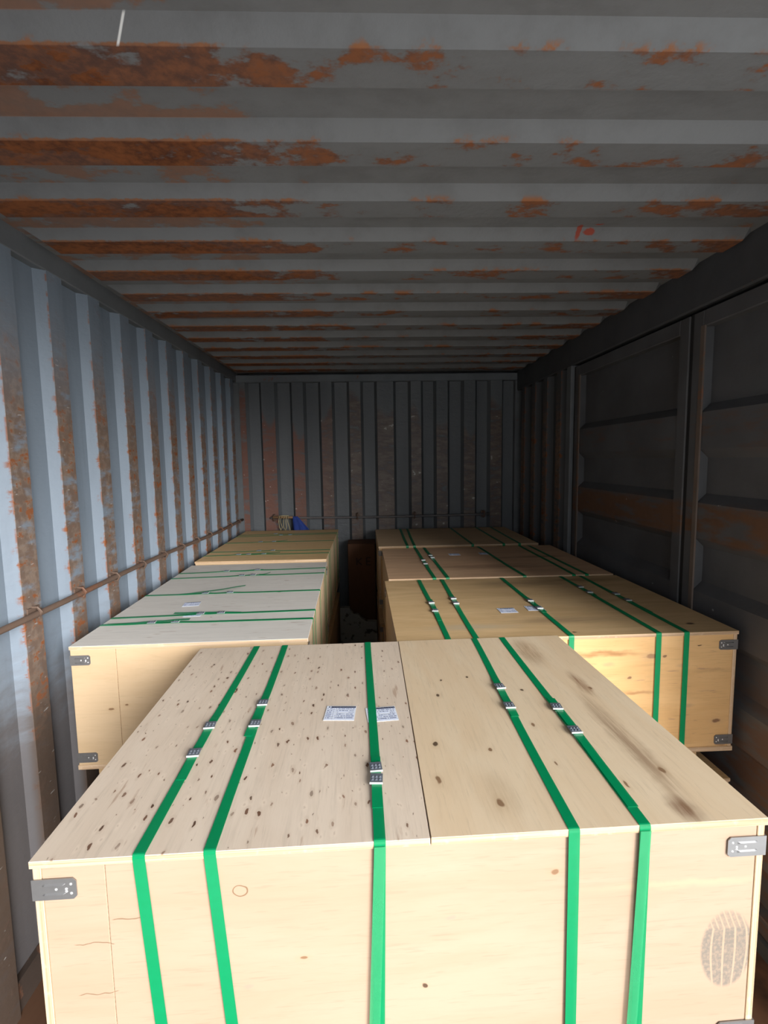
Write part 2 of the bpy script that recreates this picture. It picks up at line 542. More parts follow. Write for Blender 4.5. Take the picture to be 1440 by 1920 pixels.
def side_door(name, ya, yb):
    fr = MB()
    z0, z1 = 0.06, 2.208
    fw = 0.062
    x0, x1 = XR + 0.004, XR + 0.05
    fr.box(x0, x1, ya, ya + fw, z0, z1); fr.box(x0, x1, yb - fw, yb, z0, z1)
    fr.box(x0, x1, ya + fw, yb - fw, z0, z0 + fw); fr.box(x0, x1, ya + fw, yb - fw, z1 - fw, z1)
    leaf = struct(fr.build(name, M_DOOR, bevel=0.004))
    pz = [(z0 + fw, 0.036, 0.0)]
    for c in (0.355, 0.705, 1.055, 1.405, 1.755):
        pz += [(c - 0.105, 0.036, 0.0), (c - 0.070, 0.0, 1.0), (c + 0.070, 0.0, 1.0), (c + 0.105, 0.036, 0.0)]
    pz.append((z1 - fw, 0.036, 0.0))
    profiled('door_sheet', pz, [ya + fw - 0.004, (ya + yb) / 2, yb - fw + 0.004], lambda s, d, r: (x0 + 0.006 + d, r, s), M_DOOR, leaf)
    # narrow rusty edge strip against the sheet
    e = MB(); e.box(x0 - 0.003, x0 + 0.004, yb - fw - 0.010, yb - fw + 0.012, 0.10, 2.15)
    e.build('edge_strip', M_JAMB, leaf)
    g = MB(); g.box(x0 + 0.004, x0 + 0.012, yb + 0.001, yb + 0.020, z0, z1)
    g.build('door_gasket', M_SEAM, leaf)
    for zz in (1.92, 1.15, 0.4):
        h = MB(); h.tube([(x0 + 0.02, ya + 0.008, zz - 0.05), (x0 + 0.02, ya + 0.008, zz + 0.05)], 0.014, 10)
        h.build('hinge', M_JAMB, leaf, smooth=True)
    return leaf


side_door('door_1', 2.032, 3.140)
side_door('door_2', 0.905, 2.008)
# the next leaf, beside the camera, is swung out flat against the outside, so daylight enters there too

# unseen end-door leaf, added ajar behind the camera to block light from the left
LEAF_AJAR = math.radians(45)
leaf = side_door('added_door_leaf', 0.0, 1.165)
leaf.matrix_world = Matrix.Translation((XL + 0.01, Y0 - 0.10, 0)) @ Matrix.Rotation(-math.pi / 2 - LEAF_AJAR, 4, 'Z') @ Matrix.Translation((-XR - 0.02, 0, 0))

# frame of the open end behind the camera
b = MB(); b.box(XL - 0.06, XR + 0.08, Y0 - 0.06, Y0, 2.28, 2.44); struct(b.build('trim_5', M_RAIL))
b = MB(); b.box(XL - 0.08, XL + 0.01, Y0 - 0.06, Y0, -0.06, 2.28); struct(b.build('trim_6', M_RAIL))
b = MB(); b.box(XR - 0.01, XR + 0.10, Y0 - 0.06, Y0, -0.06, 2.28); struct(b.build('trim_7', M_RAIL))
# outside skin so no light leaks through, and the yard
b = MB()
b.quad((XL - 0.065, Y0, -0.06), (XL - 0.065, Y1 + 0.09, -0.06), (XL - 0.065, Y1 + 0.09, 2.45), (XL - 0.065, Y0, 2.45))
b.quad((XR + 0.105, 0.90, -0.06), (XR + 0.105, Y1 + 0.09, -0.06), (XR + 0.105, Y1 + 0.09, 2.45), (XR + 0.105, 0.90, 2.45))
b.quad((XR + 0.105, Y0, 2.222), (XR + 0.105, 0.90, 2.222), (XR + 0.105, 0.90, 2.45), (XR + 0.105, Y0, 2.45))
b.quad((XL - 0.065, Y1 + 0.09, -0.06), (XR + 0.105, Y1 + 0.09, -0.06), (XR + 0.105, Y1 + 0.09, 2.45), (XL - 0.065, Y1 + 0.09, 2.45))
b.quad((XL - 0.065, Y0, 2.45), (XR + 0.105, Y0, 2.45), (XR + 0.105, Y1 + 0.09, 2.45), (XL - 0.065, Y1 + 0.09, 2.45))
struct(b.build('wall_outer_skin', M_RAIL))
k = NT('yard_concrete', 0.9, 0.2); P = k.coord()
M_YARD = k.out(k.mix(k.noise(P, 0.8, 5), (0.62, 0.61, 0.59), (0.70, 0.69, 0.67)))
b = MB(); b.quad((-40, -60, -1.35), (40, -60, -1.35), (40, 20, -1.35), (-40, 20, -1.35))
struct(b.build('ground', M_YARD))


# ------------------------------------------------------------------ materials: crates
def ply(name, base, alt, grain='x', knot=None, plain=(), stain=(), dark=0.12, rough=0.62, extra=None, faces='z'):
    """plywood veneer. grain: axis of the fibre; faces: 'z' lids (x,y plane) or 'y' fronts (x,z plane) or 'x' (y,z plane)"""
    k = NT(name, rough, 0.28)
    P = k.vmath('ADD', k.coord(), (0, 0, 0.536))          # marks are given in heights above the container floor
    rnd = k.rand()
    off = k.vmath('ADD', P, k.comb(k.math('MULTIPLY', rnd, 13.0), k.math('MULTIPLY', rnd, 7.0), k.math('MULTIPLY', rnd, 5.0)))
    st = {'x': (1.6, 26, 26), 'y': (26, 1.6, 26), 'z': (26, 26, 1.6)}[grain]
    st2 = {'x': (1, 5, 5), 'y': (5, 1, 5), 'z': (5, 5, 1)}[grain]
    g = k.noise(k.vmath('MULTIPLY', off, st), 4.0, 5, 0.62, 0.3)
    gw = k.noise(k.vmath('MULTIPLY', off, st2), 2.2, 5, 0.6, 0.8)
    fl_ = k.noise(k.vmath('MULTIPLY', off, tuple(q * 2.2 for q in st)), 5.0, 2, 0.5)
    col = k.mix(k.step(gw, 0.32, 0.68), base, alt)
    dk = tuple(q * 0.70 for q in base)
    col = k.mix(k.step(g, 0.48, 0.78, 0, dark * 3.0), col, dk)
    col = k.mix(k.step(fl_, 0.60, 0.72, 0, 0.22), col, tuple(q * 0.62 for q in base))
    wv = k.vmath('ADD', P, k.vmath('MULTIPLY', k.vmath('SUBTRACT', k.noise(P, 26, 2, color=True), (0.5, 0.5, 0.5)), (0.018, 0.018, 0.018)))
    for c, r, cc, am in stain:
        m = k.math('MULTIPLY', k.blob(wv, c, r, 0.15), k.step(k.math('ADD', k.math('MULTIPLY', g, 0.7), k.math('MULTIPLY', gw, 0.5)), 0.42, 0.70, 0.25, 1.0))
        col = k.mix(k.math('MULTIPLY', m, am), col, cc)
    if knot:
        sx, sy, share, rmin, rmax = knot
        w2 = k.vmath('ADD', off, k.vmath('MULTIPLY', k.vmath('SUBTRACT', k.noise(off, 45, 2, color=True), (0.5,) * 3), (0.012,) * 3))
        X, Y, Z = k.xyz(w2)
        uv = {'z': (X, Y), 'y': (X, Z), 'x': (Y, Z)}[faces]
        v2 = k.comb(k.math('MULTIPLY', uv[0], sx), k.math('MULTIPLY', uv[1], sy), 0.0)
        dist, rc = k.voro(v2, 1.0)
        rx, ry, rz = k.xyz(rc)
        rad = k.math('MULTIPLY', k.step(rx, 1.0 - share, 1.0), rmax)
        rad = k.math('MAXIMUM', rad, k.math('MULTIPLY', k.math('GREATER_THAN', rx, 1.0 - share), rmin))
        halo = k.step(k.math('SUBTRACT', dist, k.math('MULTIPLY', rad, 2.4)), 0.02, -0.10)
        core = k.step(k.math('SUBTRACT', dist, rad), 0.012, -0.03)
        kc = k.mix(ry, (0.070, 0.030, 0.015), (0.25, 0.125, 0.075))
        has = k.math('GREATER_THAN', rx, 1.0 - share)
        col = k.mix(k.math('MULTIPLY', k.math('MULTIPLY', halo, has), 0.16), col, (0.42, 0.29, 0.20))
        col = k.mix(k.math('MULTIPLY', k.math('MULTIPLY', core, has), k.step(rz, 0.0, 0.8, 0.55, 0.97)), col, kc)
        # pale grown-over knots with a ring
        dist2, rc2 = k.voro(k.comb(k.math('MULTIPLY', uv[0], sx * 0.62), k.math('MULTIPLY', uv[1], sy * 0.75), 0.0), 1.0)
        qx, qy, qz = k.xyz(rc2)
        pale = k.math('MULTIPLY', k.step(dist2, 0.22, 0.05), k.math('GREATER_THAN', qx, 0.5))
        col = k.mix(k.math('MULTIPLY', pale, 0.35), col, tuple(min(1.0, q * 1.14) for q in alt))
        ring = k.math('MULTIPLY', k.step(dist2, 0.075, 0.015), k.math('GREATER_THAN', qx, 0.5))
        col = k.mix(k.math('MULTIPLY', ring, 0.35), col, (0.36, 0.25, 0.175))
        # reddish fibre streaks trailing along the grain
        sk_ = k.noise(k.vmath('MULTIPLY', off, {'x': (3.2, 24, 24), 'y': (24, 3.2, 24), 'z': (24, 24, 3.2)}[grain]), 3.0, 3, 0.55)
        col = k.mix(k.step(sk_, 0.64, 0.74, 0, 0.55), col, (0.36, 0.215, 0.14))
    for c, r, cc in plain:
        halo = k.blob(wv, c, tuple(q * 2.6 for q in r), 0.2)
        core = k.blob(wv, c, r, 0.55)
        col = k.mix(k.math('MULTIPLY', halo, 0.22), col, (0.45, 0.29, 0.16))
        col = k.mix(k.math('MULTIPLY', core, 0.9), col, cc)
    if extra: col = extra(k, P, wv, col)
    k.bump(k.math('ADD', g, k.math('MULTIPLY', fl_, 0.4)), 0.12, 0.0015)
    return k.out(col)


def ply_edge(axis='z'):
    k = NT('plywood_edge_' + axis, 0.75, 0.2)
    P = k.coord(); x, y, z = k.xyz(P)
    lay = k.noise(k.comb(k.math('MULTIPLY', x, 220.0 if axis == 'x' else 2.0), k.math('MULTIPLY', y, 2.0), k.math('MULTIPLY', z, 220.0 if axis == 'z' else 2.0)), 1.0, 2)
    f = k.noise(P, 60, 3)
    c = k.mix(k.step(lay, 0.42, 0.6), (0.62, 0.45, 0.30), (0.46, 0.31, 0.19))
    c = k.mix(k.step(f, 0.55, 0.75, 0, 0.5), c, (0.70, 0.55, 0.40))
    return k.out(c)


DK = (0.06, 0.03, 0.015)
MK = (0.22, 0.12, 0.06)
M_EDGE = ply_edge()
M_EDGEX = ply_edge('x')
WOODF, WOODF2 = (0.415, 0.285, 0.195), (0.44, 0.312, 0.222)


def front_marks(k, P, wv, col):
    x, y, z = k.xyz(P)
    # outlined heart-shaped knot
    d = k.vmath('LENGTH', k.vmath('MULTIPLY', k.vmath('SUBTRACT', wv, (-0.273, 0, 0.997)), (1 / 0.013, 0, 1 / 0.010)))
    ring = k.step(k.math('ABSOLUTE', k.math('SUBTRACT', d, 0.85)), 0.16, 0.02)
    col = k.mix(k.math('MULTIPLY', ring, 0.85), col, (0.17, 0.095, 0.045))
    for c, r in (((-0.268, 0, 0.832), (0.012, 0, 0.006)), ((0.058, 0, 0.927), (0.010, 0, 0.005))):
        col = k.mix(k.math('MULTIPLY', k.blob(wv, c, r, 0.3), 0.6), col, (0.70, 0.26, 0.20))
    # fine cracks across the narrow left panel and the board next to it
    for xa, xb, zc in ((-0.530, -0.471, 0.925), (-0.471, -0.415, 0.962), (-0.530, -0.47, 0.838)):
        ln = k.math('MULTIPLY', k.step(k.math('ABSOLUTE', k.math('SUBTRACT', k.xyz(wv)[2], zc)), 0.0014, 0.0003),
                    k.math('MULTIPLY', k.step(x, xa, xa + 0.006), k.step(x, xb + 0.004, xb)))
        col = k.mix(k.math('MULTIPLY', ln, 0.8), col, (0.18, 0.11, 0.06))
    # grey boot print with pale tread lines
    px = k.math('SUBTRACT', x, 0.527); pz = k.math('SUBTRACT', z, 0.835)
    shape = k.step(k.vmath('LENGTH', k.comb(k.math('DIVIDE', px, 0.046), k.math('DIVIDE', pz, 0.072), 0.0)), 1.03, 0.90)
    bend = k.math('MULTIPLY', k.math('MULTIPLY', pz, pz), 3.6)
    s = k.math('ADD', k.math('MULTIPLY', px, k.math('SUBTRACT', 1.0, bend)), k.math('MULTIPLY', bend, 0.004))
    s = k.math('ADD', px, k.math('MULTIPLY', k.math('MULTIPLY', px, bend), 18.0))
    tread = k.step(k.math('ABSOLUTE', k.math('SINE', k.math('MULTIPLY', k.math('ADD', s, 0.006), 150.0))), 0.16, 0.36)
    tick = k.step(k.math('ABSOLUTE', k.math('SINE', k.math('MULTIPLY', k.math('ADD', px, k.math('MULTIPLY', pz, 0.4)), 330.0))), 0.2, 0.6)
    up = k.step(pz, 0.034, 0.042)
    tread = k.math('ADD', k.math('MULTIPLY', tread, k.math('SUBTRACT', 1.0, up)), k.math('MULTIPLY', tick, k.math('MULTIPLY', up, 0.7)))
    dust = k.noise(P, 180, 2)
    m = k.math('MULTIPLY', k.math('MULTIPLY', shape, tread), k.step(dust, 0.25, 0.65, 0.45, 0.9))
    col = k.mix(k.math('MULTIPLY', m, 0.9), col, (0.16, 0.15, 0.13))
    return col


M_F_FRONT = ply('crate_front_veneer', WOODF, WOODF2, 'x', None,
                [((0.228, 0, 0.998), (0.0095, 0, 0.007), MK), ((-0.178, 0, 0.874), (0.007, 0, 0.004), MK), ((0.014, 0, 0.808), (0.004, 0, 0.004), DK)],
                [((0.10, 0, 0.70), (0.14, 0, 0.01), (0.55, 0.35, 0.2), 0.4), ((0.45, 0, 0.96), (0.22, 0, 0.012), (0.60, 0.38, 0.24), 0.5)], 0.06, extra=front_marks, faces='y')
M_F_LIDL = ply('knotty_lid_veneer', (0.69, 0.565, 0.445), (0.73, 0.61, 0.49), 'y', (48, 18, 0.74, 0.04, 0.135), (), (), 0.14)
M_F_LIDR = ply('clear_lid_veneer', (0.71, 0.54, 0.355), (0.74, 0.59, 0.41), 'y', None,
               [((0.062, -0.293, 0), (0.006, 0.012, 0), MK), ((0.158, -0.36, 0), (0.007, 0.013, 0), MK), ((0.077, -0.171, 0), (0.006, 0.010, 0), DK),
                ((0.117, 0.042, 0), (0.006, 0.008, 0), DK), ((0.214, 0.143, 0), (0.004, 0.006, 0), DK), ((0.337, 0.051, 0), (0.005, 0.006, 0), DK),
                ((0.141, 0.13, 0), (0.003, 0.006, 0), DK), ((0.185, -0.20, 0), (0.004, 0.007, 0), MK), ((0.304, -0.116, 0), (0.004, 0.010, 0), MK),
                ((0.511, 0.05, 0), (0.005, 0.010, 0), MK), ((0.486, -0.296, 0), (0.007, 0.012, 0), MK), ((0.30, -0.26, 0), (0.003, 0.010, 0), MK), ((0.40, -0.33, 0), (0.003, 0.012, 0), MK)],
               [((0.475, -0.20, 0), (0.035, 0.30, 0), (0.30, 0.19, 0.11), 0.8), ((0.50, 0.08, 0), (0.022, 0.10, 0), (0.22, 0.10, 0.045), 0.95), ((0.46, -0.40, 0), (0.03, 0.05, 0), (0.20, 0.10, 0.05), 0.9),
                ((0.44, 0.30, 0), (0.05, 0.14, 0), (0.36, 0.23, 0.13), 0.8), ((0.16, -0.34, 0), (0.05, 0.10, 0), (0.50, 0.36, 0.22), 0.6)], 0.10)
M_L_LID = ply('weathered_pale_lid_veneer', (0.77, 0.735, 0.68), (0.81, 0.775, 0.72), 'x', (5, 16, 0.15, 0.03, 0.07), (), (), 0.16)
M_L2_LID = ply('tan_lid_veneer', (0.82, 0.55, 0.27), (0.85, 0.59, 0.31), 'x', (4, 14, 0.12, 0.03, 0.06), (), (), 0.16)
M_L_FRONT = ply('left_crate_veneer', (0.56, 0.40, 0.24), (0.60, 0.44, 0.275), 'x', None, [((-0.27, 0, 0.845), (0.010, 0, 0.004), MK), ((-0.22, 0, 0.86), (0.008, 0, 0.004), MK)], (), 0.05, faces='y')
M_R_LID = ply('brown_tinged_lid_veneer', (0.70, 0.485, 0.255), (0.60, 0.40, 0.20), 'x', None, [((0.03, -0.38, 0), (0.010, 0.005, 0), DK), ((0.47, -0.33, 0), (0.02, 0.010, 0), DK)],
              [((0.05, 0.30, 0), (0.3, 0.10, 0), (0.30, 0.20, 0.11), 0.7), ((0.40, 0.34, 0), (0.25, 0.07, 0), (0.24, 0.145, 0.075), 0.7), ((-0.3, -0.3, 0), (0.25, 0.05, 0), (0.52, 0.43, 0.30), 0.7), ((0.05, -0.25, 0), (0.3, 0.06, 0), (0.32, 0.22, 0.13), 0.6)], 0.2)
M_R2_LID = ply('red_brown_lid_veneer', (0.74, 0.49, 0.30), (0.63, 0.395, 0.24), 'x', None, (), [((0.0, -0.2, 0), (0.4, 0.08, 0), (0.26, 0.13, 0.08), 0.7), ((0.3, 0.05, 0), (0.3, 0.05, 0), (0.23, 0.12, 0.075), 0.7)], 0.2)
M_R3_LID = ply('dull_lid_veneer', (0.73, 0.53, 0.32), (0.66, 0.47, 0.28), 'x', None, (), (), 0.15)
M_R_FRONT = ply('grained_front_veneer', (0.66, 0.40, 0.175), (0.71, 0.45, 0.21), 'x', (4, 9, 0.3, 0.03, 0.09),
                [((0.21, 0, 0.915), (0.008, 0, 0.006), MK), ((0.33, 0, 0.985), (0.010, 0, 0.005), MK), ((0.45, 0, 1.02), (0.008, 0, 0.003), DK)],
                [((0.12, 0, 1.00), (0.16, 0, 0.016), (0.33, 0.16, 0.06), 0.9), ((0.20, 0, 0.86), (0.16, 0, 0.010), (0.38, 0.19, 0.08), 0.8), ((0.5, 0, 0.93), (0.12, 0, 0.01), (0.45, 0.27, 0.13), 0.5)], 0.12, faces='y')
M_SIDE = ply('crate_side_veneer', (0.66, 0.48, 0.30), (0.70, 0.53, 0.345), 'y', None, (), (), 0.08, faces='x')
M_SIDEY = ply('crate_back_veneer', (0.66, 0.48, 0.30), (0.70, 0.53, 0.345), 'x', None, (), (), 0.08, faces='y')
M_BLOCK = ply('pine_block', (0.52, 0.36, 0.20), (0.46, 0.30, 0.16), 'x', None, (), (), 0.14)


def strap_mat():
    k = NT('green_strap', 0.32, 0.5)
    P = k.coord()
    f = k.noise(P, 60, 2)
    c = k.mix(f, (0.0, 0.25, 0.085), (0.0, 0.285, 0.105))
    k.bump(k.noise(P, 700, 1), 0.15, 0.0004)
    m = k.out(c)
    b = k.bsdf
    b.inputs['Alpha'].default_value = 0.86
    return m


def thin_strap_mat():
    k = NT('thin_green_strap', 0.3, 0.5)
    m = k.out(k.mix(k.noise(k.coord(), 60, 2), (0.03, 0.36, 0.14), (0.05, 0.40, 0.17)))
    k.bsdf.inputs['Alpha'].default_value = 0.5
    return m


def metal(name, col, rough=0.35, met=1.0):
    k = NT(name, rough)
    P = k.coord()
    f = k.noise(P, 50, 3)
    return k.out(k.mix(f, col, tuple(q * 0.8 for q in col)), None, met)


M_STRAP = strap_mat()
M_STRAP_THIN = thin_strap_mat()
M_SEAL = metal('seal_zinc', (0.24, 0.27, 0.32), 0.38, 0.45)
M_LIP = metal('seal_bright_lip', (0.66, 0.67, 0.68), 0.35, 0.3)
M_BRK = metal('bracket_galvanised', (0.34, 0.335, 0.335), 0.42, 0.75)
M_NAIL = metal('nail_bright', (0.85, 0.85, 0.85), 0.3, 0.4)


def flat_mat(name, col, rough=0.6, amt=0.12, scale=40):
    k = NT(name, rough, 0.3)
    f = k.noise(k.coord(), scale, 3)
    return k.out(k.mix(f, col, tuple(q * (1 - amt) for q in col)))


M_PAPER = flat_mat('label_paper', (0.80, 0.84, 0.92), 0.45, 0.05)
M_INK = flat_mat('label_ink', (0.03, 0.035, 0.07), 0.5)
M_INK2 = flat_mat('label_grey_print', (0.33, 0.37, 0.50), 0.5)


# ------------------------------------------------------------------ crate builder
def make_seal():
    b = MB()
    w, l, h = 0.0115, 0.0135, 0.0026
    b.box(-w, w, -l, l, 0.0, h)
    for i in range(3):
        for j in range(2):
            cx, cy = -0.0068 + i * 0.0068, -0.005 + j * 0.008
            n = len(b.v)
            b.v += [(cx - .0026, cy - .003, h), (cx + .0026, cy - .003, h), (cx + .0026, cy + .003, h), (cx - .0026, cy + .003, h), (cx, cy, h + 0.0024)]
            for q in ((0, 1, 4), (1, 2, 4), (2, 3, 4), (3, 0, 4)):
                b.f.append(tuple(n + t for t in q)); b.m.append(0)
    b.box(-w - .0006, w + .0006, -l - 0.0014, -l, 0.0, h + 0.0012, mi=1)
    return b.mesh('seal', [M_SEAL, M_LIP])


SEAL = make_seal()


def make_bracket(sx):
    """L plate on the corner at origin: front leg on plane y=0 going -sx, side leg on plane x=0 going +y"""
    b = MB()
    L, H, T, C = 0.064, 0.034, 0.0016, 0.005
    def plate(fn):
        # chamfered outer end
        prof = [(0, 0), (L - C, 0), (L, C), (L, H - C), (L - C, H), (0, H)]
        n = len(b.v)
        for t in (0.0, T):
            b.v += [fn(s, z - H / 2, t) for s, z in prof]
        b.f.append(tuple(n + i for i in range(6))); b.m.append(0)
        b.f.append(tuple(n + 6 + i for i in range(6))); b.m.append(0)
        for i in range(6):
            j = (i + 1) % 6
            b.f.append((n + i, n + j, n + 6 + j, n + 6 + i)); b.m.append(0)
        for zc in (-0.0075, 0.0075):                                     # two pressed ribs
            n = len(b.v)
            for s, h in ((0.014, 0.0), (0.018, 0.0022), (0.044, 0.0022), (0.048, 0.0)):
                b.v += [fn(s, zc - 0.0022, T), fn(s, zc, T + h), fn(s, zc + 0.0022, T)]
            for i in range(3):
                for j in range(2):
                    a = n + i * 3 + j
                    b.f.append((a, a + 1, a + 4, a + 3)); b.m.append(0)
        for s, zc in ((0.056, 0.0075), (0.056, -0.0075), (0.034, 0.0), (0.049, 0.0), (0.049, -0.004)):
            n = len(b.v)
            for k in range(6):
                an = k * math.pi / 3
                b.v.append(fn(s + 0.0023 * math.cos(an), zc + 0.0023 * math.sin(an), T))
            b.v.append(fn(s, zc, T + 0.0016))
            for k in range(6):
                b.f.append((n + k, n + (k + 1) % 6, n + 6)); b.m.append(1)
    plate(lambda s, z, t: (-sx * s, -t, z))
    plate(lambda s, z, t: (sx * t, s - T, z))
    return b.mesh('corner_bracket', [M_BRK, M_NAIL], fix=False)


BRACK = {s: make_bracket(s) for s in (-1, 1)}
TH = 0.012


def ribbon(path, width, th, udir):
    """path: [(centre, normal)], flat band of given width across udir"""
    b = MB()
    udir = Vector(udir)
    for c, nrm in path:
        c, nrm = Vector(c), Vector(nrm)
        for su, sn in ((-1, 0), (1, 0), (1, 1), (-1, 1)):
            b.v.append(tuple(c + udir * su * width / 2 + nrm * sn * th))
    for i in range(len(path) - 1):
        for k in range(4):
            a = i * 4 + k; c = i * 4 + (k + 1) % 4
            b.f.append((a, c, c + 4, a + 4)); b.m.append(0)
    b.f.append((3, 2, 1, 0)); b.m.append(0)
    e = (len(path) - 1) * 4
    b.f.append((e, e + 1, e + 2, e + 3)); b.m.append(0)
    return b


def crate(root, w, d, h, sk, axis, straps, mats, seam=None, strip=None, labels=(), brackets=True, seed=0):
    """w,d footprint (x,y); axis 'y': bands run along y (spread along x); 'x': bands run along x.
    Objects sit in crate coordinates (z=0 is the bottom of the feet)."""
    rnd = random.Random(seed)
    lidm, frontm, sidem, backm = mats
    z0, z1 = sk, sk + h
    zb, zt = z0 + 0.016, z1 - TH           # top of base panel, underside of lid
    E = [1, 1, 1, 1, 1, 1]
    def panel(name, x0, x1, y0, y1, za, zc, mat, main):
        """main: faces that carry the veneer: 'z','y' or 'x'"""
        mis = {'z': [0, 0, 1, 1, 1, 1], 'y': [1, 1, 0, 1, 0, 1], 'x': [1, 1, 1, 0, 1, 0]}[main]
        b = MB(); b.box(x0, x1, y0, y1, za, zc, mis=mis)
        return b.build(name, [mat, M_EDGEX if main == 'x' else M_EDGE], root, bevel=0.0008)
    # lid
    ov = 0.003
    if seam:
        (xs0, xs1) = seam                   # seam x at front and back edge
        X0, X1, Y0_, Y1_ = -w / 2 - ov, w / 2 + ov, -d / 2 - ov, d / 2 + ov
        b = MB(); b.hexa([(X0, Y0_, zt), (xs0 - .0008, Y0_, zt), (xs1 - .0008, Y1_, zt), (X0, Y1_, zt), (X0, Y0_, z1), (xs0 - .0008, Y0_, z1), (xs1 - .0008, Y1_, z1), (X0, Y1_, z1)], 1, 0)
        b.build('lid_panel', [lidm[0], M_EDGE], root, bevel=0.0008)
        b = MB(); b.hexa([(xs0 + .0008, Y0_, zt), (X1, Y0_, zt), (X1, Y1_, zt), (xs1 + .0008, Y1_, zt), (xs0 + .0008, Y0_, z1 + .001), (X1, Y0_, z1 + .001), (X1, Y1_, z1 + .001), (xs1 + .0008, Y1_, z1 + .001)], 1, 0)
        b.build('lid_panel', [lidm[1], M_EDGE], root, bevel=0.0008)
    else:
        panel('lid_panel', -w / 2 - ov, w / 2 + ov, -d / 2 - ov, d / 2 + ov, zt, z1, lidm, 'z')
    panel('base_panel', -w / 2 - ov, w / 2 + ov, -d / 2 - ov, d / 2 + ov, z0, zb, sidem, 'z')
    # ends (full depth or width) and long sides between them
    if axis == 'y':
        panel('end_panel', -w / 2, -w / 2 + TH, -d / 2, d / 2, zb, zt, sidem, 'x')
        panel('end_panel', w / 2 - TH, w / 2, -d / 2, d / 2, zb, zt, sidem, 'x')
        xa, xb = -w / 2 + TH + .0008, w / 2 - TH - .0008
        ya = -d / 2
        if strip:
            panel('front_panel', xa, strip - .0004, ya + 0.001, ya + TH, zb, zt, frontm, 'y')
            panel('front_panel', strip + .0004, xb, ya + 0.0012, ya + TH, zb, zt, frontm, 'y')
        else:
            panel('front_panel', xa, xb, ya + 0.001, ya + TH, zb, zt, frontm, 'y')
        panel('back_panel', xa, xb, d / 2 - TH, d / 2 - 0.001, zb, zt, backm, 'y')
    else:
        xa, xb = -w / 2, w / 2
        if strip:
            panel('front_panel', xa, strip - .0003, -d / 2 - 0.001, -d / 2 + TH, zb, zt, frontm, 'y')
            panel('front_panel', strip + .0003, xb, -d / 2 + 0.0005, -d / 2 + TH, zb, zt, frontm, 'y')
        else:
            panel('front_panel', xa, xb, -d / 2, -d / 2 + TH, zb, zt, frontm, 'y')
        panel('back_panel', xa, xb, d / 2 - TH, d / 2, zb, zt, backm, 'y')
        panel('side_panel', xa + 0.001, xa + TH, -d / 2 + TH + .001, d / 2 - TH - .001, zb, zt, sidem, 'x')
        panel('side_panel', xb - TH, xb - 0.001, -d / 2 + TH + .001, d / 2 - TH - .001, zb, zt, sidem, 'x')
    # nine foot blocks
    bm_ = MB(); bm_.box(-0.045, 0.045, -0.06, 0.06, 0.0, sk)
    bme = bm_.mesh('foot_block', M_BLOCK)
    fx = w / 2 - 0.165 if axis == 'y' else w / 2 - 0.105
    fy = d / 2 - 0.065
    for i in (-1, 0, 1):
        for j in (-1, 0, 1):
            o = link(bpy.data.objects.new('foot_block', bme), root)
            o.location = (i * fx, j * fy, 0)
    # brackets on the four upright corners, high and low
    if brackets:
        for sx in (-1, 1):
            for sy in (-1, 1):
                for zz in (zt - 0.036, zb + 0.026):
                    o = link(bpy.data.objects.new('corner_bracket', BRACK[sx * -sy]), root)
                    o.location = (sx * (w / 2 + 0.0005), sy * (d / 2 + 0.0015 if (strip and axis == 'x' and sy < 0) else d / 2 + 0.0005), zz)
                    if sy > 0: o.rotation_euler = (0, 0, math.pi)
    # bands
    half = (d if axis == 'y' else w) / 2 + ov + 0.0006
    P = (lambda u, v, z: (u, v, z)) if axis == 'y' else (lambda u, v, z: (v, u, z))
    ud = P(1, 0, 0)
    for si, s in enumerate(straps):
        uf, ub = s['f'], s['b']
        ul = s.get('low', uf)
        sway = rnd.uniform(-1, 1)
        def utop(v): return uf + (ub - uf) * (v + half) / (2 * half) + 0.0022 * sway * math.sin((v + half) * 6.0)
        r = 0.004
        ztop = z1 + 0.0016
        path = []
        nz = 6
        for i in range(nz):
            z = z0 + (z1 - r - z0) * i / (nz - 1)
            path.append((P(ul + (uf - ul) * i / (nz - 1), -half, z), P(0, -1, 0)))
        for a in (30, 60):
            a = math.radians(a)
            path.append((P(uf, -half + r - r * math.cos(a), ztop - r + r * math.sin(a)), P(0, -math.cos(a), math.sin(a))))
        nt = 26
        for i in range(nt):
            v = -half + r + (2 * half - 2 * r) * i / (nt - 1)
            lift = 0.0
            for sv in s.get('seals', ()):
                lift = max(lift, 0.0025 * math.exp(-((v - sv) / 0.05) ** 2))
            path.append((P(utop(v), v, ztop + lift), (0, 0, 1)))
        for a in (60, 30):
            a = math.radians(a)
            path.append((P(ub, half - r + r * math.cos(a), ztop - r + r * math.sin(a)), P(0, math.cos(a), math.sin(a))))
        path.append((P(ub, half, z1 - r), P(0, 1, 0)))
        path.append((P(ub, half, z0), P(0, 1, 0)))
        # underneath, back to the start
        path.append((P(ub, half - 0.004, z0 - 0.002), (0, 0, -1)))
        path.append((P(ul, -half + 0.004, z0 - 0.002), (0, 0, -1)))
        path.append((P(ul, -half, z0), P(0, -1, 0)))
        wd = s.get('w', 0.0185)
        st = ribbon(path, wd, 0.0007, ud).build('strap', M_STRAP, root)
        # second layer: overlapping tail between and beyond the seals
        for (v0, v1, u0, u1, zl) in s.get('tails', ()):
            tp = []
            for i in range(7):
                t = i / 6
                v = v0 + (v1 - v0) * t
                lift = 0.0
                for sv in s.get('seals', ()):
                    lift = max(lift, 0.0025 * math.exp(-((v - sv) / 0.05) ** 2))
                tp.append((P(utop(v) + u0 + (u1 - u0) * t, v, ztop + 0.0012 + lift + zl * t * t), (0, 0, 1)))
            ribbon(tp, wd * 0.98, 0.0006, ud).build('strap_tail', M_STRAP, st)
